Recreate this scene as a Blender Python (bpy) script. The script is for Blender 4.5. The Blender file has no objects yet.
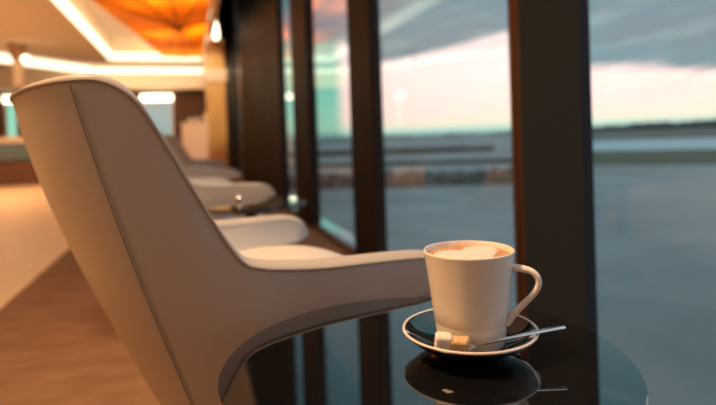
import bpy, bmesh, math, random
from math import sin, cos, tan, pi, radians, sqrt, atan2
from mathutils import Vector, Matrix
random.seed(7)
scene = bpy.context.scene
COL = scene.collection

# ------------------------------------------------------------------ helpers
def tag(o, label=None, cat=None, group=None, kind=None):
    if label: o['label'] = label
    if cat: o['category'] = cat
    if group: o['group'] = group
    if kind: o['kind'] = kind
    return o

def empty(name, loc, rz=0.0):
    o = bpy.data.objects.new(name, None)
    o.empty_display_size = 0.05
    COL.objects.link(o)
    o.location = loc
    o.rotation_euler = (0, 0, rz)
    return o

class MB:
    """collects geometry for ONE mesh object"""
    def __init__(s): s.v = []; s.f = []
    def add(s, vs, fs):
        n = len(s.v)
        s.v += [tuple(p) for p in vs]
        s.f += [tuple(i + n for i in f) for f in fs]
        return s
    def box(s, x0, x1, y0, y1, z0, z1, mat=None):
        vs = [Vector((x, y, z)) for z in (z0, z1) for y in (y0, y1) for x in (x0, x1)]
        if mat: vs = [mat @ p for p in vs]
        return s.add(vs, [(0, 2, 3, 1), (4, 5, 7, 6), (0, 1, 5, 4), (2, 6, 7, 3), (0, 4, 6, 2), (1, 3, 7, 5)])
    def prism(s, poly, z0, z1):
        n = len(poly)
        vs = [(x, y, z0) for x, y in poly] + [(x, y, z1) for x, y in poly]
        fs = [tuple(range(n - 1, -1, -1)), tuple(range(n, 2 * n))]
        fs += [(i, (i + 1) % n, n + (i + 1) % n, n + i) for i in range(n)]
        return s.add(vs, fs)
    def lathe(s, prof, seg=64, c=(0, 0, 0), closed=False):
        n0 = len(prof); vs = []; fs = []
        idx = []
        for (r, z) in prof:
            if r < 1e-6:
                idx.append([len(vs)]); vs.append((c[0], c[1], c[2] + z))
            else:
                idx.append(list(range(len(vs), len(vs) + seg)))
                vs += [(c[0] + r * cos(2 * pi * k / seg), c[1] + r * sin(2 * pi * k / seg), c[2] + z) for k in range(seg)]
        m = n0 if closed else n0 - 1
        for i in range(m):
            a, b = idx[i], idx[(i + 1) % n0]
            for k in range(seg):
                k2 = (k + 1) % seg
                if len(a) == 1 and len(b) == 1: continue
                if len(a) == 1: fs.append((a[0], b[k2], b[k]))
                elif len(b) == 1: fs.append((a[k], a[k2], b[0]))
                else: fs.append((a[k], a[k2], b[k2], b[k]))
        return s.add(vs, fs)
    def tube(s, pts, rad, seg=12, rad2=None, up=None, closed=False):
        pts = [Vector(p) for p in pts]; n = len(pts)
        if not hasattr(rad, '__len__'): rad = [rad] * n
        if rad2 is None: rad2 = rad
        elif not hasattr(rad2, '__len__'): rad2 = [rad2] * n
        vs = []; prev = None
        for i, p in enumerate(pts):
            if closed: t = pts[(i + 1) % n] - pts[i - 1]
            else: t = pts[min(i + 1, n - 1)] - pts[max(i - 1, 0)]
            t.normalize()
            if up is not None: a = Vector(up) - t * t.dot(Vector(up))
            elif prev is None:
                a = Vector((0, 0, 1)) if abs(t.z) < .9 else Vector((1, 0, 0))
                a = a - t * t.dot(a)
            else: a = prev - t * t.dot(prev)
            a.normalize(); prev = a
            b = t.cross(a)
            vs += [p + a * (rad[i] * cos(2 * pi * k / seg)) + b * (rad2[i] * sin(2 * pi * k / seg)) for k in range(seg)]
        fs = []
        m = n if closed else n - 1
        for i in range(m):
            j = (i + 1) % n
            for k in range(seg):
                k2 = (k + 1) % seg
                fs.append((i * seg + k, i * seg + k2, j * seg + k2, j * seg + k))
        if not closed:
            fs.append(tuple(range(seg - 1, -1, -1)))
            fs.append(tuple((n - 1) * seg + k for k in range(seg)))
        return s.add(vs, fs)
    def build(s, name, mat, parent=None, smooth=True, sub=0, bevel=0.0, angle=40):
        me = bpy.data.meshes.new(name)
        me.from_pydata(s.v, [], s.f)
        bm = bmesh.new(); bm.from_mesh(me)
        bmesh.ops.remove_doubles(bm, verts=bm.verts, dist=1e-6)
        bmesh.ops.recalc_face_normals(bm, faces=bm.faces)
        if bevel:
            bmesh.ops.bevel(bm, geom=[e for e in bm.edges if len(e.link_faces) == 2 and e.calc_face_angle(0) > .6],
                            offset=bevel, segments=3, affect='EDGES', profile=.5)
        for f in bm.faces: f.smooth = smooth
        if smooth:
            for e in bm.edges:
                if len(e.link_faces) == 2 and e.calc_face_angle(0) > radians(angle): e.smooth = False
        bm.to_mesh(me); bm.free()
        o = bpy.data.objects.new(name, me)
        COL.objects.link(o)
        if mat: me.materials.append(mat)
        if parent: o.parent = parent
        if sub:
            md = o.modifiers.new('sub', 'SUBSURF'); md.levels = sub; md.render_levels = sub
        return o

def catmull(pts, m):
    """dense points along a Catmull-Rom chain (any dimension)"""
    P = [tuple(p) for p in pts]; out = []
    ext = [tuple(2 * a - b for a, b in zip(P[0], P[1]))] + P + [tuple(2 * a - b for a, b in zip(P[-1], P[-2]))]
    for i in range(1, len(ext) - 2):
        p0, p1, p2, p3 = ext[i - 1:i + 3]
        for k in range(m):
            t = k / m
            out.append(tuple(.5 * (2 * b + (c - a) * t + (2 * a - 5 * b + 4 * c - d) * t * t + (3 * b - a - 3 * c + d) * t ** 3)
                             for a, b, c, d in zip(p0, p1, p2, p3)))
    out.append(P[-1])
    return out

# ------------------------------------------------------------------ materials
def mat(name, col, rough=.5, metal=0.0, spec=.5, coat=0.0, noise=None, bump=None, sheen=0.0, ior=1.5):
    m = bpy.data.materials.new(name); m.use_nodes = True
    nt = m.node_tree; b = nt.nodes['Principled BSDF']
    b.inputs['Base Color'].default_value = (*col, 1)
    b.inputs['Roughness'].default_value = rough
    b.inputs['Metallic'].default_value = metal
    b.inputs['Specular IOR Level'].default_value = spec
    b.inputs['Coat Weight'].default_value = coat
    b.inputs['Coat Roughness'].default_value = .02
    b.inputs['IOR'].default_value = ior
    b.inputs['Sheen Weight'].default_value = sheen
    tc = None
    if noise or bump:
        tc = nt.nodes.new('ShaderNodeTexCoord')
    if noise:                                   # (scale, second colour, stretch)
        sc, c2, st = noise
        mp = nt.nodes.new('ShaderNodeMapping'); mp.inputs['Scale'].default_value = st
        nt.links.new(tc.outputs['Object'], mp.inputs['Vector'])
        n = nt.nodes.new('ShaderNodeTexNoise'); n.inputs['Scale'].default_value = sc
        n.inputs['Detail'].default_value = 6; n.inputs['Roughness'].default_value = .6
        nt.links.new(mp.outputs[0], n.inputs['Vector'])
        r = nt.nodes.new('ShaderNodeValToRGB')
        r.color_ramp.elements[0].position = .35; r.color_ramp.elements[1].position = .65
        r.color_ramp.elements[0].color = (*col, 1); r.color_ramp.elements[1].color = (*c2, 1)
        nt.links.new(n.outputs['Fac'], r.inputs[0]); nt.links.new(r.outputs[0], b.inputs['Base Color'])
    if bump:                                    # (scale, strength, distance)
        n2 = nt.nodes.new('ShaderNodeTexNoise'); n2.inputs['Scale'].default_value = bump[0]
        n2.inputs['Detail'].default_value = 4
        nt.links.new(tc.outputs['Object'], n2.inputs['Vector'])
        bp = nt.nodes.new('ShaderNodeBump'); bp.inputs['Strength'].default_value = bump[1]
        bp.inputs['Distance'].default_value = bump[2]
        nt.links.new(n2.outputs['Fac'], bp.inputs['Height']); nt.links.new(bp.outputs[0], b.inputs['Normal'])
    return m

def emit(name, col, strength):
    m = bpy.data.materials.new(name); m.use_nodes = True
    nt = m.node_tree; nt.nodes.clear()
    e = nt.nodes.new('ShaderNodeEmission'); e.inputs[0].default_value = (*col, 1); e.inputs[1].default_value = strength
    o = nt.nodes.new('ShaderNodeOutputMaterial'); nt.links.new(e.outputs[0], o.inputs[0])
    return m

def glass_mat():
    m = bpy.data.materials.new('window_glass'); m.use_nodes = True
    nt = m.node_tree; nt.nodes.clear()
    t = nt.nodes.new('ShaderNodeBsdfTransparent'); t.inputs[0].default_value = (.96, .975, .975, 1)
    g = nt.nodes.new('ShaderNodeBsdfGlossy'); g.inputs['Roughness'].default_value = 0.01
    g.inputs[0].default_value = (.9, .95, .95, 1)
    geo = nt.nodes.new('ShaderNodeNewGeometry')
    dp = nt.nodes.new('ShaderNodeVectorMath'); dp.operation = 'DOT_PRODUCT'
    nt.links.new(geo.outputs['Incoming'], dp.inputs[0]); nt.links.new(geo.outputs['Normal'], dp.inputs[1])
    def mm(op, a, b=0.0):
        n_ = nt.nodes.new('ShaderNodeMath'); n_.operation = op
        for i, x in enumerate((a, b)):
            if isinstance(x, (int, float)): n_.inputs[i].default_value = x
            else: nt.links.new(x, n_.inputs[i])
        return n_.outputs[0]
    sch = mm('POWER', mm('SUBTRACT', 1.0, mm('ABSOLUTE', dp.outputs['Value'])), 5.0)
    f_ = mm('ADD', mm('MULTIPLY', sch, .60), .02)     # Schlick reflectance of one glass face
    mx = nt.nodes.new('ShaderNodeMixShader'); o = nt.nodes.new('ShaderNodeOutputMaterial')
    nt.links.new(f_, mx.inputs[0]); nt.links.new(t.outputs[0], mx.inputs[1])
    nt.links.new(g.outputs[0], mx.inputs[2]); nt.links.new(mx.outputs[0], o.inputs[0])
    return m

M = {}
M['vinyl'] = mat('grey_vinyl', (.43, .405, .375), .42, spec=.45, bump=(900, .10, .0006))
M['cushion'] = mat('pale_vinyl', (.58, .56, .53), .5, spec=.4, bump=(900, .10, .0006))
M['thread'] = mat('thread', (.27, .25, .23), .8)
M['piping'] = mat('piping', (.30, .27, .25), .5)
M['steel'] = mat('brushed_steel', (.55, .52, .48), .25, 1.0)
M['silver'] = mat('silver', (.82, .80, .78), .16, 1.0)
M['black_glass'] = mat('black_glass', (.006, .006, .007), .015, spec=.8, coat=1.0)
M['black_metal'] = mat('black_metal', (.015, .014, .014), .35, .3)
M['porcelain'] = mat('porcelain', (.80, .76, .71), .16, spec=.5)
M['black_glaze'] = mat('black_glaze', (.010, .020, .028), .06, spec=.9, coat=.6)
M['rim_white'] = mat('rim_glaze', (.74, .68, .64), .3)
M['sugar_white'] = mat('white_sugar', (.86, .80, .76), .75, noise=(420, (.78, .70, .66), (1, 1, 1)), bump=(900, .5, .001))
M['sugar_brown'] = mat('brown_sugar', (.50, .33, .16), .7, noise=(420, (.68, .50, .30), (1, 1, 1)), bump=(800, .7, .0012))
M['crema'] = mat('coffee_crema', (.44, .20, .07), .35, noise=(160, (.60, .33, .15), (1, 1, 1)))
M['milk'] = mat('milk_foam', (.78, .74, .70), .4, noise=(110, (.70, .62, .54), (1, 1, 1)))
M['carpet'] = mat('brown_carpet', (.185, .100, .056), .95, spec=.1, noise=(5, (.24, .135, .08), (1, 2.4, 1)), bump=(420, .5, .004))
M['wood_floor'] = mat('pale_wood_floor', (.62, .42, .24), .34, noise=(3, (.70, .50, .31), (9, .6, 1)))
M['ceiling'] = mat('ceiling_plaster', (.80, .70, .60), .9, spec=.1)
M['cream'] = mat('cream_plaster', (.80, .69, .55), .8, spec=.2)
M['wall'] = mat('brown_wall', (.15, .07, .034), .7)
M['beige_wall'] = mat('beige_wall', (.50, .37, .25), .8)
M['peach'] = mat('peach_laminate', (.88, .70, .54), .5)
M['wood'] = mat('honey_wood', (.62, .38, .13), .4, noise=(4, (.74, .50, .22), (6, 6, .6)))
M['post_dark'] = mat('dark_post_paint', (.014, .011, .0102), .55, spec=.10)
M['post_grey'] = mat('grey_post_paint', (.021, .029, .041), .6, spec=.05)
M['bronze'] = mat('bronze_trim', (.13, .068, .04), .38, .85)
M['copper'] = mat('copper_trim', (.55, .30, .17), .3, .9)
M['sill'] = mat('sill_brown', (.07, .032, .018), .5)
M['glass'] = glass_mat()
M['cove'] = emit('warm_led', (1.0, .82, .56), 2.4)
M['lamp'] = emit('warm_lamp', (1.0, .78, .52), 6.0)
M['orange'] = mat('amber_panel', (.92, .52, .08), .55)
nt_ = M['orange'].node_tree
tr_ = nt_.nodes.new('ShaderNodeBsdfTranslucent'); tr_.inputs[0].default_value = (.97, .55, .08, 1)
ms_ = nt_.nodes.new('ShaderNodeMixShader'); ms_.inputs[0].default_value = .5
nt_.links.new(nt_.nodes['Principled BSDF'].outputs[0], ms_.inputs[1]); nt_.links.new(tr_.outputs[0], ms_.inputs[2])
nt_.links.new(ms_.outputs[0], nt_.nodes['Material Output'].inputs[0])
M['rib'] = mat('rib_metal', (.30, .16, .09), .5, .4)
M['curtain'] = mat('sheer_curtain', (.9, .9, .9), .8)
nt_ = M['curtain'].node_tree
tr_ = nt_.nodes.new('ShaderNodeBsdfTransparent'); tl_ = nt_.nodes.new('ShaderNodeBsdfTranslucent'); tl_.inputs[0].default_value = (.82, .97, .95, 1)
ms_ = nt_.nodes.new('ShaderNodeMixShader'); ms_.inputs[0].default_value = .55
nt_.links.new(tr_.outputs[0], ms_.inputs[1]); nt_.links.new(tl_.outputs[0], ms_.inputs[2])
nt_.links.new(ms_.outputs[0], nt_.nodes['Material Output'].inputs[0])
M['sofa'] = mat('blue_fabric', (.13, .20, .24), .9)
M['apron'] = mat('apron_concrete', (.19, .215, .222), .55, spec=.3, noise=(.11, (.33, .35, .355), (1, 1, 1)))
M['runway'] = mat('runway_concrete', (.44, .55, .60), .6, noise=(.02, (.50, .60, .64), (1, 1, 1)))
M['grass'] = mat('dull_grass', (.105, .125, .085), .95, spec=.1, noise=(.05, (.14, .15, .11), (1, 1, 1)))
M['grass_far'] = mat('far_grass', (.15, .165, .15), .95, spec=.1, noise=(.02, (.19, .19, .17), (1, 1, 1)))
M['trees'] = mat('far_trees', (.055, .085, .10), .95, spec=.05, noise=(.03, (.08, .11, .12), (1, 1, 1)))
M['ledge'] = mat('ledge_metal', (.85, .87, .87), .06, 1.0)
M['barrier'] = mat('brown_barrier', (.10, .055, .05), .8)
M['barrier_dark'] = mat('dark_barrier', (.04, .045, .05), .8)
M['bank'] = mat('snowy_earth', (.03, .026, .024), .95, noise=(2.6, (.15, .155, .16), (1, 1, 1)))

# ------------------------------------------------------------------ camera
ZC = 0.77
YAW, PITCH, ROLL = radians(17.3), radians(-1.0), radians(2.0)
fw = Vector((sin(YAW) * cos(PITCH), cos(YAW) * cos(PITCH), sin(PITCH)))
rt = Vector((cos(YAW), -sin(YAW), 0)); up0 = rt.cross(fw)
RX = rt * cos(ROLL) - up0 * sin(ROLL)
UP = up0 * cos(ROLL) + rt * sin(ROLL)
cam_d = bpy.data.cameras.new('camera'); cam = bpy.data.objects.new('camera', cam_d)
COL.objects.link(cam)
R3 = Matrix((RX, UP, -fw)).transposed()
cam.matrix_world = Matrix.Translation((0, 0, ZC)) @ R3.to_4x4()
cam_d.sensor_width = 36.0; cam_d.lens = 36.0 * 540 / 716
cam_d.shift_y = -0.0783
cam_d.clip_start = .02; cam_d.clip_end = 5000
cam_d.dof.use_dof = True; cam_d.dof.focus_distance = .555; cam_d.dof.aperture_fstop = 3.2
cam_d.dof.aperture_blades = 0
scene.camera = cam

# ------------------------------------------------------------------ room shell
X0, XW, Y0, Y1, ZT = -6.0, 1.0, -3.0, 16.0, 2.8
XC, ZH = .50, 5.4     # edge of the low ceiling; height of the window wall
o = MB().box(X0, XW + .02, Y0, Y1, -.12, 0).build('floor', M['carpet'], smooth=False); tag(o, kind='structure')
o = MB().box(X0 + .01, -.9, Y0 + .01, Y1 - .01, 0, .004).build('floor_wood', M['wood_floor'], smooth=False); tag(o, kind='structure')
# ceiling with a rectangular recess
RX0, RX1, RY0, RY1, RZ = -1.75, .44, 7.4, 14.2, 3.35
c = MB()
c.box(X0, RX0, Y0, Y1, ZT, ZT + .1); c.box(RX1, XC, Y0, Y1, ZT, ZT + .1)
c.box(RX0, RX1, Y0, RY0, ZT, ZT + .1); c.box(RX0, RX1, RY1, Y1, ZT, ZT + .1)
o = c.build('ceiling', M['ceiling'], smooth=False); tag(o, kind='structure')
c = MB()
c.box(RX0 - .06, RX0 - .01, RY0 - .05, RY1 + .05, ZT + .1, RZ); c.box(RX1 + .01, RX1 + .06, RY0 - .05, RY1 + .05, ZT + .1, RZ)
c.box(RX0 - .01, RX1 + .01, RY0 - .06, RY0 - .01, ZT + .1, RZ); c.box(RX0 - .01, RX1 + .01, RY1 + .01, RY1 + .06, ZT + .1, RZ)
c.box(RX0 - .06, RX1 + .06, RY0 - .06, RY1 + .06, RZ, RZ + .05)
o = c.build('ceiling_recess', M['cream'], smooth=False); tag(o, kind='structure')
o = MB().box(XC - .06, XC, Y0, Y1, ZT + .1, ZH).build('wall_upper', M['post_dark'], smooth=False); tag(o, kind='structure')
o = MB().box(XC - .06, XW + .02, Y0 - .1, Y1 + .1, ZH, ZH + .1).build('ceiling_upper', M['post_dark'], smooth=False); tag(o, kind='structure')
o = MB().box(XC - .06, XW + .02, Y1, Y1 + .12, ZT + .1, ZH).build('wall_far_upper', M['post_dark'], smooth=False); tag(o, kind='structure')
o = MB().box(XC - .06, XW + .02, Y0 - .1, Y0, ZT + .1, ZH).build('wall_back_upper', M['post_dark'], smooth=False); tag(o, kind='structure')
o = MB().box(X0 - .1, X0, Y0, Y1, -.12, ZT + .1).build('wall_left', M['beige_wall'], smooth=False); tag(o, kind='structure')
o = MB().box(X0 - .1, XW + .02, Y0 - .1, Y0, -.12, ZT + .1).build('wall_back', M['beige_wall'], smooth=False); tag(o, kind='structure')
# far wall with two window openings
def wall_holes(x0, x1, y0, y1, z0, z1, holes):
    m = MB(); xs = x0
    for (a, b, za, zb) in sorted(holes):
        m.box(xs, a, y0, y1, z0, z1); m.box(a, b, y0, y1, z0, za); m.box(a, b, y0, y1, zb, z1); xs = b
    m.box(xs, x1, y0, y1, z0, z1); return m
HOLES = [(-4.53, -4.23, .95, 1.96), (-1.24, -.40, .95, 1.96)]
o = wall_holes(X0 - .1, XW + .02, Y1, Y1 + .12, -.12, ZT + .1, HOLES).build('wall_far', M['wall'], smooth=False); tag(o, kind='structure')
# deep bright bulkhead over the far end of the room
o = MB().box(X0, XW - .05, 15.2, 15.98, 2.24, ZT - .002).build('ceiling_bulkhead', M['cream'], smooth=False); tag(o, kind='structure')

# window posts along the right side: (Y start, Y end, outer X, grey?)
POSTS = [(-3.0, -2.5, 1.06), (-.55, -.15, 1.06), (1.19, 1.464, 1.03), (2.87, 3.31, 1.05), (4.55, 5.28, 1.06),
         (6.0, 7.45, 1.05), (7.5, 9.0, 1.05), (9.05, 10.8, 1.05), (11.8, 16.0, 1.05)]
for i, (a, b, xo) in enumerate(POSTS):
    r = MB().box(.985 if i != 2 else .992, xo, a, b, -.12, ZH).build('trim_%d' % (i + 1), M['post_grey'] if i == 2 else M['post_dark'], smooth=False, bevel=.004)
    tag(r, kind='structure')
    if i < 8:
        st = MB()
        if i == 2:
            st.box(1.0, 1.03, b, b + .030, -.1, ZH); st.box(1.004, 1.03, b + .030, b + .038, -.1, ZH); st.box(1.0, 1.03, b + .038, b + .068, -.1, ZH)
        else:
            st.box(1.0, 1.03, b, b + (.4 if i == 7 else .05), -.1, ZH)
        s_ = st.build('bronze_strip', M['copper'] if i in (3, 7) else M['bronze'], r, smooth=False, bevel=.003)
        tag(s_, 'bronze glazing strip')
# panes, one window per gap
GAPS = [(POSTS[i][1], POSTS[i + 1][0]) for i in range(8)]
n = 0
for (a, b) in GAPS:
    if b - a < .2: continue
    n += 1
    w = empty('window_%d' % n, (1.02, (a + b) / 2, 0)); tag(w, kind='structure')
    hw = (b - a) / 2
    MB().box(-.004, .004, -hw + .01, hw - .01, .03, ZH).build('pane', M['glass'], w, smooth=False)
    MB().box(-.03, .02, -hw, hw, -.02, .03).build('bottom_rail', M['sill'], w, smooth=False, bevel=.003)

# far-wall windows: pane with curtain and a light above
for k, (a, b, za, zb) in enumerate(HOLES):
    w = empty('window_%d' % (n + 1 + k), ((a + b) / 2, Y1 + .06, za)); tag(w, kind='structure')
    hw = (b - a) / 2
    fr = MB()
    fr.box(-hw, -hw + .04, -.05, .05, 0, zb - za); fr.box(hw - .04, hw, -.05, .05, 0, zb - za)
    fr.box(-hw, hw, -.05, .05, zb - za - .04, zb - za); fr.box(-hw, hw, -.05, .05, 0, .04)
    fr.build('frame', M['cream'], w, smooth=False)
    MB().box(-hw + .02, hw - .02, .04, .048, .02, zb - za - .02).build('pane', M['glass'], w, smooth=False)
    cm = MB(); cv = []; cf = []
    for q in range(61):
        xx = -hw + .05 + (2 * hw - .1) * q / 60; yy = -.01 + .012 * sin(q * 1.25)
        cv += [(xx, yy, .05), (xx, yy, zb - za - .05), (xx, yy - .003, zb - za - .05), (xx, yy - .003, .05)]
    for q in range(60):
        for e_ in range(4): cf.append((q * 4 + e_, q * 4 + 4 + e_, q * 4 + 4 + (e_ + 1) % 4, q * 4 + (e_ + 1) % 4))
    cm.add(cv, cf)
    if k: cm.build('curtain', M['curtain'], w, angle=80)
    # lamp above the window
    L = empty('wall_lamp', ((a + b) / 2, Y1 - .03, zb + .09))
    tag(L, 'long warm strip lamp above the far window seen over the chair back' if k else 'short warm strip lamp over the narrow window at far left', 'lamp', 'strip lamps above the far windows')
    MB().box(-hw, hw, -.01, .03, -.10, .10).build('housing', M['cream'], L, smooth=False, bevel=.005)
    MB().box(-hw - .0, hw + .0, -.05, -.01, -.09, .09).build('diffuser', M['lamp'], L, smooth=False, bevel=.015)

# ------------------------------------------------------------------ cove lights
def cove(label, x0, x1, y0, y1, z0, z1):
    o = MB().box(x0, x1, y0, y1, z0, z1).build('cove_light', M['cove'], smooth=False, bevel=.004)
    tag(o, label, 'ceiling light', 'warm cove light strips'); return o
cove('long bright cove light running along the left edge of the ceiling recess', RX0 + .002, RX0 + .05, RY0 + .1, RY1 - .06, 2.83, 3.02)
cove('bright cove light across the far end of the ceiling recess below the amber canopy', RX0 + .06, RX1 - .1, RY1 - .05, RY1 - .002, 2.83, 2.99)
# left light line under the ceiling, running toward the bulkhead
d = MB()
p0, p1 = Vector((-5.2, 11.2, 0)), Vector((-2.35, 15.1, 0))
t = (p1 - p0).normalized(); nn = Vector((-t.y, t.x, 0)) * .06
d.prism([(p0 + nn).to_tuple()[:2], (p1 + nn).to_tuple()[:2], (p1 - nn).to_tuple()[:2], (p0 - nn).to_tuple()[:2]], 2.62, 2.78)
o = d.build('cove_light', M['cove'], smooth=False)
tag(o, 'slanting bright light line under the ceiling left of the ceiling recess', 'ceiling light', 'warm cove light strips')
o = MB().box(-2.3, .9, 15.15, 15.198, 2.64, 2.76).build('cove_light', M['cove'], smooth=False)
tag(o, 'bright light band along the top of the far cream bulkhead', 'ceiling light', 'warm cove light strips')

# ------------------------------------------------------------------ amber canopy
def canopy():
    root = empty('ceiling_canopy', (-.12, 10.3, 2.86))
    tag(root, 'large amber orange faceted canopy with dark ribs hanging in the ceiling recess', 'ceiling canopy')
    hub = Vector((0, 0, 0))
    rim = [(-.42, 3.5, .0), (.12, 3.6, .0), (.50, 3.5, .0), (.54, 0.2, .18), (.52, -2.3, .18), (-.1, -2.65, .15), (-.75, -2.6, .05), (-1.2, -2.2, .0), (-.82, .6, .04)]
    rim = [Vector(p) for p in rim]
    N = len(rim)
    for i in range(N):
        a, b = rim[i], rim[(i + 1) % N]
        th = Vector((0, 0, .02))
        tri = [hub, a, b]
        cen = (hub + a + b) / 3
        tri = [p + (cen - p) * .0 for p in tri]
        vs = tri + [p + th for p in tri]
        MB().add(vs, [(0, 2, 1), (3, 4, 5), (0, 1, 4, 3), (1, 2, 5, 4), (2, 0, 3, 5)]).build('panel', M['orange'], root, smooth=False)
        MB().tube([hub - Vector((0, 0, .012)), a - Vector((0, 0, .012))], .013, 8).build('rib', M['rib'], root)
    MB().lathe([(0, -.07), (.06, -.06), (.09, -.03), (.09, .02), (0, .03)], 24).build('hub', M['rib'], root)
    for y in (-2.2, 2.2):
        MB().tube([(0, y, .03), (0, y, .48)], .012, 8).build('hanger_rod', M['rib'], root)
canopy()

# ------------------------------------------------------------------ far furnishings
# wood pillar in front of the window wall
r = empty('wood_pillar', (.555, 11.2, 0))
tag(r, 'honey coloured stepped wooden pillar beside the dark window posts', 'pillar')
MB().box(-.12, .17, -.12, .12, 0, ZT).build('shaft', M['wood'], r, smooth=False, bevel=.006)
MB().box(-.20, -.12, -.10, .10, 0, 2.45).build('side_panel', M['wood'], r, smooth=False, bevel=.006)
MB().box(-.24, .20, -.16, .16, 1.98, 2.22).build('collar', M['peach'], r, smooth=False, bevel=.006)
MB().box(-.23, .20, -.15, .15, 0, .12).build('plinth', M['wood'], r, smooth=False, bevel=.006)
# flame-shaped lamp on the pillar
r = empty('wall_sconce', (.575, 11.03, 2.78))
tag(r, 'slim flame shaped glowing lamp high on the wooden pillar', 'lamp')
MB().lathe([(0, -.06), (.05, -.05), (.06, -.02), (.06, .0), (0, .0)], 20).build('holder', M['bronze'], r)
MB().lathe([(0, .0), (.04, .0), (.062, .08), (.058, .18), (.04, .30), (.018, .40), (0, .45)], 20).build('bulb', M['lamp'], r)
MB().box(-.02, .02, 0.0, .06, -.05, -.02).build('bracket', M['bronze'], r, smooth=False)

# serving counter with cups
r = empty('serving_counter', (.17, 12.3, 0))
tag(r, 'peach serving counter standing at the far end beside the wooden pillar', 'counter')
MB().box(-.32, .30, -.30, .30, .08, 1.16).build('body', M['peach'], r, smooth=False, bevel=.008)
MB().box(-.34, .32, -.32, .32, 1.16, 1.20).build('worktop', M['cream'], r, smooth=False, bevel=.006)
MB().box(-.29, .27, -.27, .27, 0, .08).build('plinth', M['wall'], r, smooth=False)
cupm = None
for k, (dx, hh, lab) in enumerate([(-.13, .10, 'leftmost small pale cup standing on the peach serving counter'),
                                   (.02, .10, 'middle small pale cup standing on the peach serving counter'),
                                   (.20, .19, 'tall pale jug at the right end of the peach serving counter')]):
    q = MB().lathe([(0, 0), (.045, 0), (.055, .03), (.06, hh), (.052, hh), (.045, .02), (0, .015)], 20)
    o = q.build('jug' if k == 2 else 'cup', M['cream'])
    o.location = (.17 + dx, 12.15, 1.201)
    tag(o, lab, 'jug' if k == 2 else 'cup', None if k == 2 else 'cups on the far counter')
# hanging post and lamp at the left
r = empty('hanging_post', (-3.12, 12.0, 1.98))
tag(r, 'short tan post with flared head hanging from the ceiling at the far left', 'post')
MB().lathe([(0, 0), (.085, 0), (.085, .5), (0, .5)], 28).build('shaft', M['beige_wall'], r)
MB().lathe([(0, .5), (.085, .5), (.15, .65), (.18, .82), (0, .82)], 28).build('capital', M['rib'], r)
r = empty('globe_lamp', (-2.93, 11.75, 2.48))
tag(r, 'small glowing globe lamp on the tan hanging post at the far left', 'lamp')
MB().lathe([(0, -.07), (.045, -.055), (.07, 0), (.045, .055), (0, .07)], 20).build('globe', M['lamp'], r)
MB().tube([(0, 0, 0), (-.13, .16, 0)], .012, 8).build('bracket', M['bronze'], r)
# bar-height bench front at the far left
r = empty('low_partition', (-4.1, 13.0, 0))
tag(r, 'low far left partition with a blue upholstered band over a brown base', 'partition')
MB().box(-1.6, 1.5, -.10, .10, 0, .52).build('base_panel', M['wall'], r, smooth=False, bevel=.01)
MB().box(-1.65, 1.55, -.14, .14, .52, .90).build('upholstered_band', M['sofa'], r, bevel=.04)
MB().box(-1.6, 1.5, -.12, .12, .90, 1.02).build('cap', M['peach'], r, smooth=False, bevel=.01)

# ------------------------------------------------------------------ armchair
ST = [  # top outer (x,y,z), bottom outer (x,y,z), lip thickness
    ((.310, -.292, .522), (.305, -.290, .512), .024),
    ((.300, -.300, .548), (.285, -.294, .508), .034),
    ((.275, -.304, .567), (.250, -.294, .505), .042),
    ((.23, -.302, .580), (.20, -.290, .503), .046),
    ((.15, -.292, .584), (.12, -.275, .490), .048),
    ((.06, -.284, .587), (.065, -.255, .440), .048),
    ((.00, -.278, .593), (.030, -.235, .370), .046),
    ((-.04, -.274, .600), (.012, -.225, .310), .045),
    ((-.066, -.271, .613), (-.004, -.22, .275), .044),
    ((-.095, -.267, .657), (-.018, -.217, .26), .040),
    ((-.132, -.265, .725), (-.030, -.214, .25), .036),
    ((-.168, -.263, .793), (-.040, -.209, .25), .033),
    ((-.196, -.259, .838), (-.050, -.202, .25), .032),
    ((-.230, -.250, .860), (-.060, -.191, .25), .032),
    ((-.268, -.233, .862), (-.073, -.172, .25), .032),
    ((-.302, -.185, .859), (-.087, -.135, .25), .034),
    ((-.322, -.12, .856), (-.098, -.085, .25), .036),
    ((-.332, 0.0, .856), (-.106, 0.0, .25), .038),
]
KS = .94
def sc_(p): return (p[0] * KS, p[1] * KS, .77 - KS * (.77 - p[2]))
ST = [(sc_(a), sc_(b), t * KS) for a, b, t in ST]
full = ST + [((a[0], -a[1], a[2]), (b[0], -b[1], b[2]), t) for (a, b, t) in reversed(ST[:-1])]
TOP = catmull([s[0] for s in full], 4); BOT = catmull([s[1] for s in full], 4); THK = [p[0] for p in catmull([(s[2],) for s in full], 4)]
NS = len(TOP)
def inward(i):
    a = Vector(TOP[max(i - 1, 0)]); b = Vector(TOP[min(i + 1, NS - 1)])
    t = b - a; t.z = 0; t.normalize()
    return Vector((t.y, -t.x, 0))
def outer_pt(i, t):
    """point on the outer face, t=0 at the bottom edge, 1 at the top edge"""
    b, a = Vector(BOT[i]), Vector(TOP[i])
    p = b.lerp(a, t)
    h = (a.z - b.z)
    out = -inward(i)
    bk = max(0, -out.x) ** 2
    return p + out * (4 * t * (1 - t) * min(.012, .05 * h) * (1 - bk) + bk * .030 * 4.9 * t ** 1.5 * (1 - t) ** .9 * .72)
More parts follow.
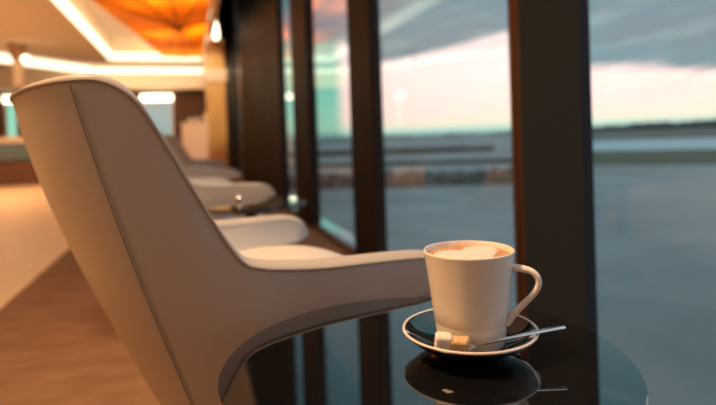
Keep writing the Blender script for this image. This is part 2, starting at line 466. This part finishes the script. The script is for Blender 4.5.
def make_shell(parent):
    rows = []
    T1 = [0, .06, .14, .24, .35, .46, .57, .68, .78, .87, .93]
    for i in range(NS):
        n_ = inward(i); th = THK[i]; a, b = Vector(TOP[i]), Vector(BOT[i])
        row = [outer_pt(i, t) for t in T1]
        r = th / 2
        c0 = a + n_ * r - Vector((0, 0, r * .5))
        for k in range(7):
            an = pi - pi * k / 6
            row.append(c0 + n_ * (r * cos(an)) + Vector((0, 0, r * .5 * sin(an))))
        h = a.z - b.z
        inn = [outer_pt(i, t) + n_ * th * 1.0 for t in (.86, .72, .56, .40, .24, .10, .02)]
        row += inn
        rows.append(row)
    L = len(rows[0]); vs = [p for row in rows for p in row]; fs = []
    for i in range(NS - 1):
        for k in range(L):
            k2 = (k + 1) % L
            fs.append((i * L + k, (i + 1) * L + k, (i + 1) * L + k2, i * L + k2))
    fs.append(tuple(range(L))); fs.append(tuple((NS - 1) * L + k for k in range(L - 1, -1, -1)))
    o = MB().add(vs, fs).build('shell', M['vinyl'], parent, sub=1, angle=75)
    o.data.materials.append(M['cushion'])
    # faces of the inner side carry the paler upholstery
    for q, p in enumerate(o.data.polygons):
        if q < (NS - 1) * L and 18 <= q % L <= 23: p.material_index = 1
    return o

def make_chair():
    root = empty('armchair', (0, 0, 0))
    make_shell(root)
    # piping just under the outer lip
    pts = []
    for i in range(2, NS - 2):
        pts.append(Vector(TOP[i]) - inward(i) * .0006 + Vector((0, 0, -.009)))
    MB().tube(pts, .0021, 8).build('piping', M['piping'], root)
    # seam with stitches on each rear corner
    for i0 in (14 * 4, NS - 1 - 14 * 4):
        line = [outer_pt(i0, t) - inward(i0) * .0004 for t in [.0 + k / 60 * .975 for k in range(61)]]
        sm = MB().tube(line, .0006, 6)
        side = Vector(TOP[i0 + 1]) - Vector(TOP[i0 - 1]); side.z = 0; side.normalize()
        s_ = -1 if i0 < NS / 2 else 1
        for k in range(118):
            t = .004 + k / 118 * .96; t2 = t + .0048
            p = outer_pt(i0, t) - inward(i0) * .0006 + side * (s_ * .005); q = outer_pt(i0, t2) - inward(i0) * .0006 + side * (s_ * .005)
            sm.tube([p, q], .0007, 5)
        sm.build('seam', M['thread'], root)
    # seat cushion: domed rounded slab
    NX, NY = 26, 22; vs = []; fs = []
    def plan(u, v):   # u: back -> front, v: right -> left in -1..1
        x = -.115 + u * .405
        w = .155 + .26 * u ** .8
        w = min(w, .236)
        rf = 1 - max(0, (u - .86) / .14) ** 2.2 * .16
        return x, v * w * rf
    for i in range(NX + 1):
        for j in range(NY + 1):
            u = i / NX; v = -1 + 2 * j / NY
            x, y = plan(u, v)
            fx = max(0.0, 1 - abs(2 * (.56 * u ** 1.0 + .44 * u) - 1.0) ** 4.0); fy = 1 - abs(v) ** 4.0
            z = .435 + .070 * (max(fx, 0) * fy) ** .35 + .047 * max(0, 1 - ((u - .52) / .56) ** 2) * (1 - v * v)
            vs.append((x, y, z))
    top_n = len(vs)
    for i in range(NX + 1):
        for j in range(NY + 1):
            u = i / NX; v = -1 + 2 * j / NY
            x, y = plan(u, v); vs.append((x * 1.0, y, .395))
    W_ = NY + 1
    for i in range(NX):
        for j in range(NY):
            a = i * W_ + j
            fs.append((a, a + W_, a + W_ + 1, a + 1)); b = a + top_n
            fs.append((b, b + 1, b + W_ + 1, b + W_))
    def wallf(seq):
        for a, b in zip(seq[:-1], seq[1:]): fs.append((a, b, b + top_n, a + top_n))
    wallf([j for j in range(W_)]); wallf([NX * W_ + j for j in range(NY, -1, -1)])
    wallf([i * W_ for i in range(NX, -1, -1)]); wallf([i * W_ + NY for i in range(NX + 1)])
    vs = [sc_(p) for p in vs]
    MB().add(vs, fs).build('seat_cushion', M['cushion'], root, sub=1, angle=80)
    # seat pan, pedestal, foot
    m = MB()
    pl = [(-.05, -.13), (.03, -.195), (.24, -.215), (.275, -.17), (.275, .17), (.24, .215), (.03, .195), (-.05, .13)]
    m.prism([(x * KS, y * KS) for x, y in pl], .290, .417); m.build('seat_pan', M['vinyl'], root, bevel=.012)
    MB().lathe([(0, .02), (.035, .02), (.03, .06), (.028, .23), (.07, .292), (0, .292)], 32, (.09, 0, 0)).build('pedestal', M['steel'], root)
    MB().lathe([(0, 0), (.215, 0), (.218, .006), (.20, .014), (.05, .024), (0, .024)], 48, (.09, 0, 0)).build('foot_disc', M['steel'], root)
    return root

def copy_tree(o, parent=None):
    c = o.copy(); COL.objects.link(c)
    if parent: c.parent = parent
    for ch in list(o.children): copy_tree(ch, c)
    return c

TH = radians(14)
chair = make_chair()
SPOTS = [((.0578, .9753), TH, 'nearest large grey vinyl armchair seen from behind beside the coffee table'),
         ((-.010, 2.50), TH + .02, 'second grey armchair by the windows, its arm showing just past the nearest chair'),
         ((-.025, 3.86), TH - .02, 'third grey armchair by the windows, two places beyond the nearest chair'),
         ((.010, 5.75), TH, 'farthest grey armchair in the window row, nearest to the peach counter')]
for i, (xy, a, lab) in enumerate(SPOTS):
    o = chair if i == 0 else copy_tree(chair)
    o.location = (xy[0], xy[1], 0); o.rotation_euler = (0, 0, a)
    tag(o, lab, 'armchair', 'grey armchairs in a row along the windows')

# ------------------------------------------------------------------ side tables
def make_table():
    root = empty('side_table', (0, 0, 0))
    R = .197
    MB().lathe([(0, .538), (R - .001, .538), (R, .539), (R, .5494), (R - .0006, .55), (0, .55)], 160).build('table_top', M['black_glass'], root, angle=12)
    MB().lathe([(0, .515), (.07, .515), (.075, .52), (.075, .538), (0, .538)], 40).build('mount_plate', M['black_metal'], root)
    MB().lathe([(0, .012), (.022, .012), (.022, .516), (0, .516)], 32).build('column', M['black_metal'], root)
    MB().lathe([(0, 0), (.15, 0), (.152, .006), (.14, .012), (.03, .018), (0, .018)], 56).build('foot_disc', M['black_metal'], root)
    return root
TC = (.2125, .491)
tb = make_table(); tb.location = (TC[0], TC[1], 0)
tag(tb, 'nearest round side table with glossy black glass top carrying the coffee cup', 'side table', 'black side tables between the armchairs')
t2 = copy_tree(tb); t2.location = (.20, 1.955, 0)
tag(t2, 'dark round side table between the nearest and second armchair', 'side table', 'black side tables between the armchairs')
# small glinting pot on the second table
r = empty('sugar_pot', (.165, 2.02, .551))
tag(r, 'tiny shiny metal pot glinting on the dark table beyond the nearest chair', 'pot')
MB().lathe([(0, 0), (.009, 0), (.013, .006), (.013, .013), (.009, .017), (0, .017)], 24).build('body', M['silver'], r)
MB().lathe([(0, .017), (.009, .017), (.006, .021), (.003, .022), (.003, .024), (0, .025)], 20).build('lid', M['silver'], r)

# ------------------------------------------------------------------ saucer
SC = (.2626, .4867)
r = empty('saucer', (SC[0], SC[1], .5503))
tag(r, 'black glazed saucer with a thin white rim under the coffee cup', 'saucer')
dish = [(0, .0022), (.024, .0022), (.026, 0), (.031, 0), (.033, .0022), (.046, .0078), (.058, .0142), (.0668, .0218), (.0672, .0232),
        (.0655, .0236), (.0635, .0226), (.055, .0165), (.046, .0115), (.036, .0068), (.032, .0056), (0, .0052)]
MB().lathe(dish, 128).build('dish', M['black_glaze'], r, angle=70)
ring = [(.0660 + .00145 * cos(a), .0232 + .00125 * sin(a)) for a in [2 * pi * k / 10 for k in range(10)]]
tag(MB().lathe(ring, 160, closed=True).build('rim', M['rim_white'], r, angle=80), 'thin white rim')

# ------------------------------------------------------------------ cup
CC = (.2655, .4885); ZB = .5559
r = empty('coffee_cup', (CC[0], CC[1], ZB))
tag(r, 'white porcelain cup of milky coffee with a looped handle on the black saucer', 'cup')
H = .0968
prof = [(0, .0025), (.026, .0025), (.0275, 0), (.0305, 0), (.0322, .0014), (.0332, .004), (.0346, .012), (.0362, .0250), (.03625, .0256), (.03645, .0260), (.0381, .040), (.0404, .060), (.0430, .080),
        (.0452, H - .0022), (.0455, H - .0008), (.0450, H), (.0438, H), (.0432, H - .0012), (.0415, .082), (.0385, .060), (.034, .025), (.030, .008), (0, .006)]
MB().lathe(prof, 128).build('body', M['porcelain'], r, angle=60)
# handle, in a vertical plane turned toward the camera's right
ha = radians(-38)
hp = [(.0410, .0800), (.0470, .0800), (.0545, .0792), (.0610, .0770), (.0655, .0725), (.0668, .0665), (.0645, .0595), (.0590, .0520), (.0515, .0440), (.0440, .0355), (.0385, .0285), (.0352, .0245)]
hp = catmull(hp, 5)
path = [(x * cos(ha), x * sin(ha), z) for x, z in hp]
nh = len(path)
ra = [.0030 + .0012 * abs(2 * k / (nh - 1) - 1) ** 3 for k in range(nh)]
rb = [.0046 + .0018 * abs(2 * k / (nh - 1) - 1) ** 3 for k in range(nh)]
MB().tube(path, rb, 16, ra, up=(-sin(ha), cos(ha), 0)).build('handle', M['porcelain'], r, angle=80)
# coffee surface
zc = H - .0054; rc = .0427
MB().lathe([(0, zc - .006), (rc - .0016, zc - .006), (rc, zc), (rc - .004, zc + .0004), (0, zc + .0004)], 96).build('coffee', M['crema'], r, angle=80)
# milk foam: heart with its notch at the back left
N = 120; out = []
for k in range(N):
    t = 2 * pi * k / N
    hx = 16 * sin(t) ** 3; hy = 13 * cos(t) - 5 * cos(2 * t) - 2 * cos(3 * t) - cos(4 * t)
    out.append((hx / 17 * .0395, (hy + 2.5) / 15 * .0330))
rot = radians(-5)
def rotp(p, a): return (p[0] * cos(a) - p[1] * sin(a), p[0] * sin(a) + p[1] * cos(a))
ang = radians(8)
out = [rotp(p, ang) for p in out]
vs = []; fs = []
rings = [(1.0, .0003), (.96, .0009), (.85, .0012), (.55, .0013), (.2, .0013)]
for (s_, dz) in rings:
    vs += [(x * s_ * .97 + .0040, y * s_ - .0040, zc + dz) for x, y in out]
for i in range(len(rings) - 1):
    for k in range(N):
        fs.append((i * N + k, i * N + (k + 1) % N, (i + 1) * N + (k + 1) % N, (i + 1) * N + k))
fs.append(tuple((len(rings) - 1) * N + k for k in range(N)))
MB().add(vs, fs).build('milk_foam', M['milk'], r, angle=80)

# ------------------------------------------------------------------ sugar cubes
def cube(name, label, m, loc, size, rot, rough):
    bm = bmesh.new()
    bmesh.ops.create_cube(bm, size=1.0)
    for v in bm.verts: v.co = Vector((v.co.x * size[0], v.co.y * size[1], v.co.z * size[2]))
    bmesh.ops.bevel(bm, geom=list(bm.edges), offset=min(size) * .3, segments=4, affect='EDGES', profile=.6)
    bmesh.ops.subdivide_edges(bm, edges=[e for e in bm.edges if e.calc_length() > min(size) * .4], cuts=4, use_grid_fill=True)
    rng = random.Random(hash(name) % 1000 if False else len(label))
    for v in bm.verts: v.co += Vector((rng.uniform(-1, 1), rng.uniform(-1, 1), rng.uniform(-1, 1))) * rough
    for f in bm.faces: f.smooth = True
    me = bpy.data.meshes.new(name); bm.to_mesh(me); bm.free(); me.materials.append(m)
    o = bpy.data.objects.new(name, me); COL.objects.link(o)
    o.location = loc; o.rotation_euler = rot
    tag(o, label, 'sugar cube', 'sugar cubes on the saucer')
    return o
cube('sugar_cube', 'white sugar cube on the saucer, left of the brown one', M['sugar_white'], (.2209, .4606, .5735), (.0160, .0130, .0175), (radians(10), radians(6), radians(-20)), .0002)
cube('sugar_cube', 'brown sugar cube on the saucer beside the white cube and the spoon', M['sugar_brown'], (.2345, .4521, .5722), (.0172, .0130, .0142), (radians(10), radians(-4), radians(-36)), .0006)

# ------------------------------------------------------------------ spoon
r = empty('teaspoon', (.31, .4405, .577))
tag(r, 'slim silver teaspoon lying across the saucer with its handle over the rim', 'spoon')
base = Vector((.31, .4405, .577))
hpts = [(.2480, .4490, .5712), (.262, .4460, .5730), (.285, .4432, .5756), (.3105, .4408, .5775), (.325, .4396, .5786), (.3385, .4385, .5795)]
hpts = [Vector(p) - base for p in catmull(hpts, 5)]
nh = len(hpts)
wid = [.0014 + .0026 * (k / (nh - 1)) ** 1.3 for k in range(nh)]
thk = [.0012 + .0006 * (k / (nh - 1)) for k in range(nh)]
MB().tube(hpts, thk, 12, wid, up=(0, 0, 1)).build('handle', M['silver'], r, angle=80)
hd = (hpts[0] - hpts[2]).normalized()
bl = MB(); vs = []; fs = []
A, B = 14, 16
for i in range(A + 1):
    for k in range(B):
        a = 2 * pi * k / B; s_ = i / A
        lx = .0125 * s_ * cos(a) + .0115; ly = .0065 * s_ * sin(a)
        p = hpts[0] + hd * lx + Vector((-hd.y, hd.x, 0)).normalized() * ly + Vector((0, 0, -.0020 * (1 - s_ * s_) - .0005))
        vs.append(p)
for i in range(A):
    for k in range(B): fs.append((i * B + k, i * B + (k + 1) % B, (i + 1) * B + (k + 1) % B, (i + 1) * B + k))
ob = bl.add(vs, fs).build('bowl', M['silver'], r, angle=80)
sd = ob.modifiers.new('thick', 'SOLIDIFY'); sd.thickness = .0006

# ------------------------------------------------------------------ outside
GZ = -3.5
def ground_poly(name, D0, D1, a0, a1, z, m, azc=45):
    """a strip lying across the direction azc, between distances D0 and D1, from azimuth a0 to a1"""
    c_ = radians(azc); f_ = Vector((sin(c_), cos(c_))); r_ = Vector((cos(c_), -sin(c_)))
    pl = []
    for D_, az in ((D0, a0), (D0, a1), (D1, a1), (D1, a0)):
        p = f_ * D_ + r_ * (D_ * tan(radians(az - azc))); pl.append((p.x, p.y))
    o = MB().prism(pl, z - .05, z).build(name, m, smooth=False); tag(o, kind='structure'); return o
o = MB().box(1.45, 3000, -1500, 3000, GZ - .5, GZ).build('ground_apron', M['apron'], smooth=False); tag(o, kind='structure')
ground_poly('ground_grass', 68.5, 112, 35.5, 80, GZ + .06, M['grass'])
ground_poly('ground_runway', 112, 205, 35.5, 80, GZ + .06, M['runway'])
ground_poly('ground_far_grass', 205, 1000, 35.5, 80, GZ + .06, M['grass_far'])
ground_poly('ground_far_apron', 135, 1000, -6, 35.4, GZ + .06, M['apron'], 22)

# tree line at the edge of the airfield (uncountable)
random.seed(3)
vs = []; fs = []
rows_ = []
NA = 420
h_prev = 0
for k in range(NA + 1):
    az = radians(-4 + 84 * k / NA)
    R_ = 1050 + 60 * sin(k * .05)
    deg = -4 + 84 * k / NA
    base_h = 2.6 + max(0, min(1, (deg - 30) / 18)) * 10
    h = base_h + random.uniform(-1.2, 1.4) + 1.3 * sin(k * .21) + .8 * sin(k * .57 + 1)
    prof_ = [(0, 0), (-4, h * .5), (3, h * .9), (12, h), (25, h * .85), (38, h * .4), (40, 0)]
    rows_.append([(sin(az) * (R_ + d_), cos(az) * (R_ + d_), GZ + z_) for d_, z_ in prof_])
L = 7
for row in rows_: vs += row
for k in range(NA):
    for j in range(L - 1): fs.append((k * L + j, (k + 1) * L + j, (k + 1) * L + j + 1, k * L + j + 1))
o = MB().add(vs, fs).build('tree_line', M['trees'], smooth=False)
tag(o, 'dark blue-grey line of distant trees along the horizon outside', 'trees', kind='stuff')

def barrier(name, label, cat, D, a0, a1, azc, h, th, m, lump=0, group=None):
    c_ = radians(azc); f_ = Vector((sin(c_), cos(c_))); r_ = Vector((cos(c_), -sin(c_)))
    N_ = 90; vs = []; fs = []
    for k in range(N_ + 1):
        s_ = D * (tan(radians(a0 - azc)) + (tan(radians(a1 - azc)) - tan(radians(a0 - azc))) * k / N_)
        hh = h + (random.uniform(-lump, lump) if lump else 0)
        prof_ = [(-th, 0), (-th * .8, hh * .7), (-th * .3, hh), (th * .3, hh), (th * .8, hh * .7), (th, 0)] if lump else [(-th, 0), (-th, hh), (th, hh), (th, 0)]
        for d_, z_ in prof_:
            p = f_ * (D + d_ + (random.uniform(-lump, lump) if lump else 0)) + r_ * s_
            vs.append((p.x, p.y, GZ + z_))
    L_ = len(vs) // (N_ + 1)
    for k in range(N_):
        for j in range(L_): fs.append((k * L_ + j, (k + 1) * L_ + j, (k + 1) * L_ + (j + 1) % L_, k * L_ + (j + 1) % L_))
    fs.append(tuple(range(L_))); fs.append(tuple(N_ * L_ + j for j in range(L_)))
    o = MB().add(vs, fs).build(name, m, smooth=False); tag(o, label, cat, group); return o
barrier('low_barrier', 'long low reddish brown barrier far out on the airfield, upper of two', 'barrier', 128, 4, 31.4, 22, 1.15, .3, M['barrier'], group='low barriers on the airfield')
barrier('low_barrier', 'long thin dark barrier on the airfield just above the rough snowy bank', 'barrier', 77, 4, 33.5, 22, .55, .2, M['barrier_dark'], group='low barriers on the airfield')
o = barrier('snowy_bank', 'rough dark earth bank flecked with snow across the apron outside', 'bank', 46, 4, 33.5, 22, 1.15, 1.1, M['bank'], lump=.22)
# polished metal ledge outside the glass
lm = MB().box(1.062, 1.215, 1.6, Y1, -.12, -.012).build('trim_10', M['ledge'], smooth=False, bevel=.003); tag(lm, kind='structure')

# ------------------------------------------------------------------ sky
w = bpy.data.worlds.new('dusk_sky'); scene.world = w; w.use_nodes = True
nt = w.node_tree; nt.nodes.clear()
def nd(t, **k):
    n_ = nt.nodes.new(t)
    for a, b in k.items(): setattr(n_, a, b)
    return n_
def math_(op, a, b=None, c_=None, clamp=False):
    n_ = nd('ShaderNodeMath', operation=op, use_clamp=clamp)
    for i, x in enumerate((a, b, c_)):
        if x is None: continue
        if isinstance(x, (int, float)): n_.inputs[i].default_value = x
        else: nt.links.new(x, n_.inputs[i])
    return n_.outputs[0]
tc = nd('ShaderNodeTexCoord'); sp = nd('ShaderNodeSeparateXYZ'); nt.links.new(tc.outputs['Generated'], sp.inputs[0])
X_, Y_, Z_ = sp.outputs
el = math_('MULTIPLY', math_('ARCSINE', Z_), 180 / pi)                 # elevation, degrees
az = math_('MULTIPLY', math_('ARCTAN2', X_, Y_), 180 / pi)             # azimuth from +Y toward +X
# stretched cloud noise
cx = nd('ShaderNodeCombineXYZ')
nt.links.new(math_('MULTIPLY', az, .055), cx.inputs[0]); nt.links.new(math_('MULTIPLY', el, .30), cx.inputs[1])
nz = nd('ShaderNodeTexNoise'); nz.inputs['Scale'].default_value = 1.0; nz.inputs['Detail'].default_value = 5; nz.inputs['Roughness'].default_value = .55
nt.links.new(cx.outputs[0], nz.inputs['Vector'])
nfac = math_('SUBTRACT', nz.outputs['Fac'], .5)
def ramp(val, stops, mode='LINEAR'):
    r_ = nd('ShaderNodeValToRGB'); cr = r_.color_ramp; cr.interpolation = mode
    while len(cr.elements) < len(stops): cr.elements.new(.5)
    for e_, (p_, c_) in zip(cr.elements, stops): e_.position = p_; e_.color = (*c_, 1)
    nt.links.new(val, r_.inputs[0]); return r_.outputs[0]
# clear band under the cloud deck
band = ramp(math_('DIVIDE', el, 12.0, clamp=True),
            [(0.0, (.30, .50, .50)), (.04, (.62, .90, .74)), (.09, (1.15, 1.02, .80)), (.18, (1.45, 1.02, .88)), (.55, (1.5, 1.10, 1.02)), (1.0, (1.15, .95, .95))])
# toward the north the clear band turns green
bandg = ramp(math_('DIVIDE', el, 12.0, clamp=True),
            [(0.0, (.16, .36, .36)), (.08, (.42, .82, .58)), (.35, (.30, .82, .62)), (1.0, (.22, .62, .56))])
northf = math_('MULTIPLY', math_('MULTIPLY_ADD', math_('SUBTRACT', 15.6, az), .8, .5, clamp=True), math_('MAXIMUM', math_('MULTIPLY', math_('SUBTRACT', az, 1.5), .5, None, clamp=True), math_('MULTIPLY', math_('SUBTRACT', -10, az), .5, None, clamp=True)))
bmix = nd('ShaderNodeMix', data_type='RGBA'); nt.links.new(northf, bmix.inputs[0]); nt.links.new(band, bmix.inputs[6]); nt.links.new(bandg, bmix.inputs[7])
band = bmix.outputs[2]
# cloud deck colours by elevation
deck = ramp(math_('DIVIDE', el, 60.0, clamp=True),
            [(0.0, (.24, .33, .37)), (.14, (.28, .345, .39)), (.30, (.19, .36, .43)), (.60, (.14, .40, .50)), (1.0, (.16, .40, .50))])
cx2 = nd('ShaderNodeCombineXYZ')
nt.links.new(math_('MULTIPLY', az, .09), cx2.inputs[0]); nt.links.new(math_('MULTIPLY', el, .22), cx2.inputs[1]); cx2.inputs[2].default_value = 4.2
nz2 = nd('ShaderNodeTexNoise'); nz2.inputs['Scale'].default_value = 1.0; nz2.inputs['Detail'].default_value = 4
nt.links.new(cx2.outputs[0], nz2.inputs['Vector'])
mixd = nd('ShaderNodeMix', data_type='RGBA'); nt.links.new(math_('MULTIPLY', math_('SUBTRACT', nz2.outputs['Fac'], .45), 2.2, clamp=True), mixd.inputs[0])
nt.links.new(deck, mixd.inputs[6]); mixd.inputs[7].default_value = (.24, .42, .46, 1)
# deck edge: higher to the north, lower to the east
er = ramp(math_('DIVIDE', az, 60.0, clamp=True), [(a_ / 60, (v_, v_, v_)) for a_, v_ in ((0, .84), (16, .84), (20, .62), (27, .74), (33, .84), (37, .66), (41, .47), (60, .45))])
cx3 = nd('ShaderNodeCombineXYZ')
nt.links.new(math_('MULTIPLY', az, .10), cx3.inputs[0]); nt.links.new(math_('MULTIPLY', math_('SUBTRACT', el, math_('MULTIPLY', az, .16)), 1.0), cx3.inputs[1]); cx3.inputs[2].default_value = 1.7
nz3 = nd('ShaderNodeTexNoise'); nz3.inputs['Scale'].default_value = 1.0; nz3.inputs['Detail'].default_value = 5; nz3.inputs['Roughness'].default_value = .6
nt.links.new(cx3.outputs[0], nz3.inputs['Vector'])
n3 = math_('SUBTRACT', nz3.outputs['Fac'], .5)
edge = math_('ADD', math_('ADD', math_('MULTIPLY', er, 12.0), math_('MULTIPLY', nfac, 3.0)), math_('MULTIPLY', n3, 3.2))
fac = math_('MULTIPLY_ADD', math_('SUBTRACT', el, edge), 1.1, .5, clamp=True)
mix1 = nd('ShaderNodeMix', data_type='RGBA'); nt.links.new(fac, mix1.inputs[0]); nt.links.new(band, mix1.inputs[6]); nt.links.new(mixd.outputs[2], mix1.inputs[7])
# thin streaks of cloud across the bright band, denser near the deck
near = math_('MULTIPLY_ADD', math_('SUBTRACT', el, math_('SUBTRACT', edge, 4.5)), .22, 0.0, clamp=True)
stf = math_('MULTIPLY', math_('MULTIPLY', math_('MULTIPLY_ADD', n3, 5.0, -.1, clamp=True), near), .55)
mix2 = nd('ShaderNodeMix', data_type='RGBA'); nt.links.new(stf, mix2.inputs[0]); nt.links.new(mix1.outputs[2], mix2.inputs[6]); mix2.inputs[7].default_value = (.46, .62, .62, 1)
bg = nd('ShaderNodeBackground'); nt.links.new(mix2.outputs[2], bg.inputs[0])
bg.inputs[1].default_value = 1.0
# lighter lavender sky toward the south-east, beyond the view
sem = nd('ShaderNodeMix', data_type='RGBA'); nt.links.new(math_('MULTIPLY', math_('SUBTRACT', az, 56), 1 / 40, None, clamp=True), sem.inputs[0])
nt.links.new(mix2.outputs[2], sem.inputs[6]); sem.inputs[7].default_value = (1.0, 1.0, 1.05, 1)
nt.links.new(sem.outputs[2], bg.inputs[0])
wo = nd('ShaderNodeOutputWorld'); nt.links.new(bg.outputs[0], wo.inputs[0])

# ------------------------------------------------------------------ room lamps and added fill lights
def area(name, loc, size, power, col, rot=(0, 0, 0), sy=None, spread=180):
    l = bpy.data.lights.new(name, 'AREA'); l.energy = power; l.color = col
    l.shape = 'RECTANGLE'; l.size = size; l.size_y = sy or size; l.spread = radians(spread)
    o = bpy.data.objects.new(name, l); COL.objects.link(o); o.location = loc; o.rotation_euler = rot; return o
WARM = (1.0, .66, .38)
area('ceiling_lamp_wood_near', (-3.9, 4.0, 2.78), 1.8, 105, WARM, sy=4, spread=115)
area('ceiling_lamp_wood_far', (-3.4, 9.5, 2.78), 1.8, 140, WARM, sy=5, spread=115)
area('chair_seat_fill', (.05, 2.0, 2.78), .25, 4, WARM, spread=70)  # added light without a fitting, brightens chair seats and inner arms
area('cup_fill', (-.85, .72, 2.78), .5, 70, (1, .585, .29), spread=140)  # overhead fill added to warm the left side of the cup
l = bpy.data.lights.new('warm_fill_left', 'POINT'); l.energy = 22; l.color = (1, .61, .31); l.shadow_soft_size = .35  # unseen warm fill, added for the cup and the nearest chair's outer panels
o = bpy.data.objects.new('warm_fill_left', l); COL.objects.link(o); o.location = (-2.1, -.7, 2.0)
for y in (8.6, 11.0, 13.2):
    for x in (-.45, .2):
        l = bpy.data.lights.new('recess_lamp', 'POINT'); l.energy = 26; l.color = (1, .72, .42); l.shadow_soft_size = .15
        o = bpy.data.objects.new('recess_lamp', l); COL.objects.link(o); o.location = (x, y, 3.22)
l = bpy.data.lights.new('pillar_fill', 'SPOT'); l.energy = 170; l.color = (1, .76, .48); l.shadow_soft_size = .06  # added spot with no fixture, brightens the pillar and counter
l.spot_size = radians(52); l.spot_blend = .5
o = bpy.data.objects.new('pillar_fill', l); COL.objects.link(o); o.location = (-.15, 9.3, 2.74)
o.rotation_euler = (Vector((.42, 12.0, 1.35)) - Vector(o.location)).to_track_quat('-Z', 'Y').to_euler()
area('bulkhead_lamp', (-1.0, 14.7, 2.3), 3.0, 12, WARM, rot=(radians(115), 0, 0), sy=.3)

# ------------------------------------------------------------------ view
vs_ = scene.view_settings
vs_.view_transform = 'Standard'; vs_.look = 'None'; vs_.gamma = 1; vs_.use_curve_mapping = False; vs_.exposure = 0
